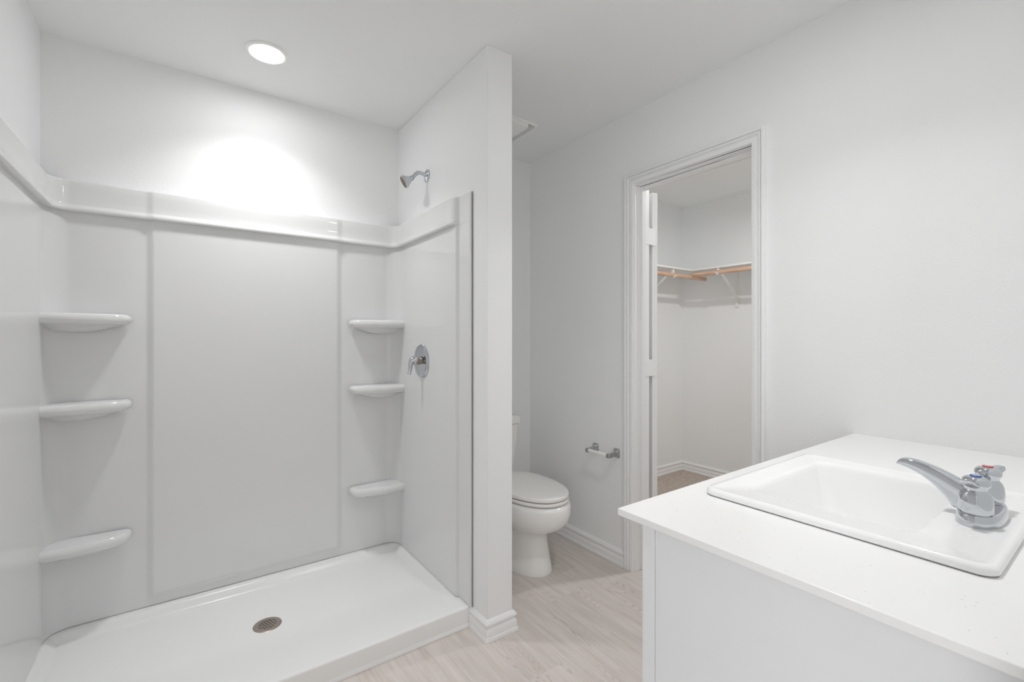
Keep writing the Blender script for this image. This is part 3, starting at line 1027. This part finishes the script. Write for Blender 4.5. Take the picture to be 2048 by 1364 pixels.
mk('spout_collar', bm, 'chrome', fa)
for sx, colr in ((-1, 'blue'), (1, 'red')):
    hx = FX + sx * 0.0505
    bm = bmesh.new()
    mh = Matrix.Translation((hx, FY, FZ))
    lathe(bm, [(0.0190, 0.0205), (0.0190, 0.0240), (0.0225, 0.0242), (0.0229, 0.026), (0.0227, 0.040), (0.0217, 0.049), (0.0190, 0.0565), (0.0160, 0.0600), (0.0150, 0.0622), (0.0158, 0.0650), (0.0186, 0.0695),
               (0.0192, 0.0740), (0.0178, 0.0795), (0.0138, 0.0835), (0.0095, 0.0848), (0.0, 0.0850)], mh, 40)
    h = mk('handle', bm, 'chrome', fa, angle=40)
    bm = bmesh.new()
    dirv = Vector((sx * 0.95, -0.30 if sx > 0 else 0.2, 0)).normalized()
    pts = [Vector((hx, FY, FZ + 0.071)) + dirv * q + Vector((0, 0, zz)) for q, zz in ((0.006, 0.0), (0.015, 0.001), (0.024, 0.004), (0.032, 0.008), (0.037, 0.0105), (0.0385, 0.011))]
    rings = []
    side = Vector((-dirv.y, dirv.x, 0))
    for p, hw, ht in zip(pts, (0.013, 0.0115, 0.0105, 0.0105, 0.008, 0.003), (0.008, 0.0065, 0.0052, 0.0044, 0.0034, 0.0015)):
        rings.append([p + side * hw * math.cos(2 * PI * k / 20) + Vector((0, 0, 1)) * ht * math.sin(2 * PI * k / 20) for k in range(20)])
    loft(bm, rings)
    mk('handle_lever', bm, 'chrome', h, angle=60)
    bm = bmesh.new()
    lathe(bm, [(0.0078, 0.0846), (0.0078, 0.0860), (0.0066, 0.0868), (0.0056, 0.0864)], mh, 32, False, False)
    mk('index_ring', bm, colr, h, label=colr + ' temperature ring')
    bm = bmesh.new()
    lathe(bm, [(0.0057, 0.0847), (0.0057, 0.0864), (0.004, 0.0872), (0.0, 0.0874)], mh, 24)
    mk('index_cap', bm, 'chrome', h)

# ------------------------------------------------------------------ closet shelf, rods and brackets
ZSH = 1.800
SD = 0.305
sA = bmesh.new()
box(sA, XW2 + 0.9, CLX, CLY - SD, CLY, ZSH, ZSH + 0.016)
o = mk('closet_shelf', sA, 'shelf', None, bevel=0.002, origin=(3.3, CLY - SD / 2, ZSH))
tag(o, 'white closet shelf on the left closet wall, just past the open door edge', 'shelf', 'closet shelves')
sB_ = bmesh.new()
box(sB_, CLX - SD, CLX, 0.6, CLY - SD, ZSH, ZSH + 0.016)
o = mk('closet_shelf', sB_, 'shelf', None, bevel=0.002, origin=(CLX - SD / 2, 1.6, ZSH))
tag(o, 'white closet shelf on the far closet wall, above the single visible bracket', 'shelf', 'closet shelves')
RZ = 1.762
RY, RX = CLY - 0.290, CLX - 0.296
bm = bmesh.new()
tube(bm, [(XW2 + 0.95, RY, RZ - 0.012), (CLX - 0.09, RY, RZ - 0.012)], 0.0165, 20)
# the overlapping rod is set a little lower than the one it crosses
o = mk('closet_rod', bm, 'wood', None, origin=(3.3, RY, RZ - 0.012))
tag(o, 'pinkish wooden closet rod whose cut end sticks out past the other rod', 'closet rod', 'closet rods')
bm = bmesh.new()
tube(bm, [(RX, 0.62, RZ + 0.004), (RX, RY - 0.004, RZ + 0.004)], 0.0165, 20)
o = mk('closet_rod', bm, 'wood', None, origin=(RX, 1.5, RZ + 0.004))
tag(o, 'pinkish wooden closet rod along the far closet wall, held by the braced bracket', 'closet rod', 'closet rods')
def bracket(base, outv, rod_d, rz, label):
    """base: wall point under the shelf; outv: unit vector off the wall"""
    o = Vector((outv[0], outv[1], 0))
    s = Vector((-o.y, o.x, 0))
    B = Vector((base[0], base[1], 0))
    e = empty('shelf_bracket', (base[0], base[1], ZSH), label, 'bracket', 'closet shelf brackets')
    rot = Matrix((s, o, Vector((0, 0, 1)))).transposed().to_4x4()
    rot.translation = B
    bm = bmesh.new()
    box(bm, -0.012, 0.012, 0.0005, 0.004, 1.60, ZSH, rot)
    mk('wall_strap', bm, 'bracket', e, bevel=0.001)
    bm = bmesh.new()
    box(bm, -0.012, 0.012, 0.004, 0.285, ZSH - 0.005, ZSH - 0.0005, rot)
    mk('shelf_arm', bm, 'bracket', e, bevel=0.001)
    bm = bmesh.new()
    rings = []
    for k in range(9):
        f = k / 8
        p = rot @ Vector((0, 0.012 + (rod_d - 0.050) * f, 1.575 + (ZSH - 0.03 - 1.575) * f))
        rings.append([p + s * a + Vector((0, 0, 1)) * b_ for a, b_ in ((-0.010, -0.006), (0.010, -0.006), (0.010, 0.006), (-0.010, 0.006))])
    loft(bm, rings)
    mk('brace', bm, 'bracket', e)
    bm = bmesh.new()
    box(bm, -0.017, 0.017, 0.0005, 0.012, 1.495, 1.600, rot)
    mk('wall_foot', bm, 'bracket', e, bevel=0.004)
    bm = bmesh.new()
    pts = []
    for k in range(15):
        a = math.radians(100 + 250 * k / 14)
        pts.append(rot @ Vector((0, rod_d + 0.0205 * math.cos(a), rz + 0.0205 * math.sin(a))))
    rings = []
    for i, p in enumerate(pts):
        c_ = rot @ Vector((0, rod_d, rz))
        n_ = (p - c_).normalized()
        rings.append([p + s * 0.011 + n_ * 0.002, p - s * 0.011 + n_ * 0.002, p - s * 0.011 - n_ * 0.002, p + s * 0.011 - n_ * 0.002])
    loft(bm, rings)
    box(bm, -0.009, 0.009, rod_d - 0.014, rod_d + 0.002, rz + 0.018, ZSH - 0.001, rot)
    mk('rod_hook', bm, 'bracket', e)
bracket((CLX, 2.041), (-1, 0), 0.296, RZ + 0.004, 'white braced bracket on the far closet wall, under the shelf')
bracket((3.245, CLY), (0, -1), 0.290, RZ - 0.012, 'white bracket hook round the left closet rod, mostly hidden behind the door')
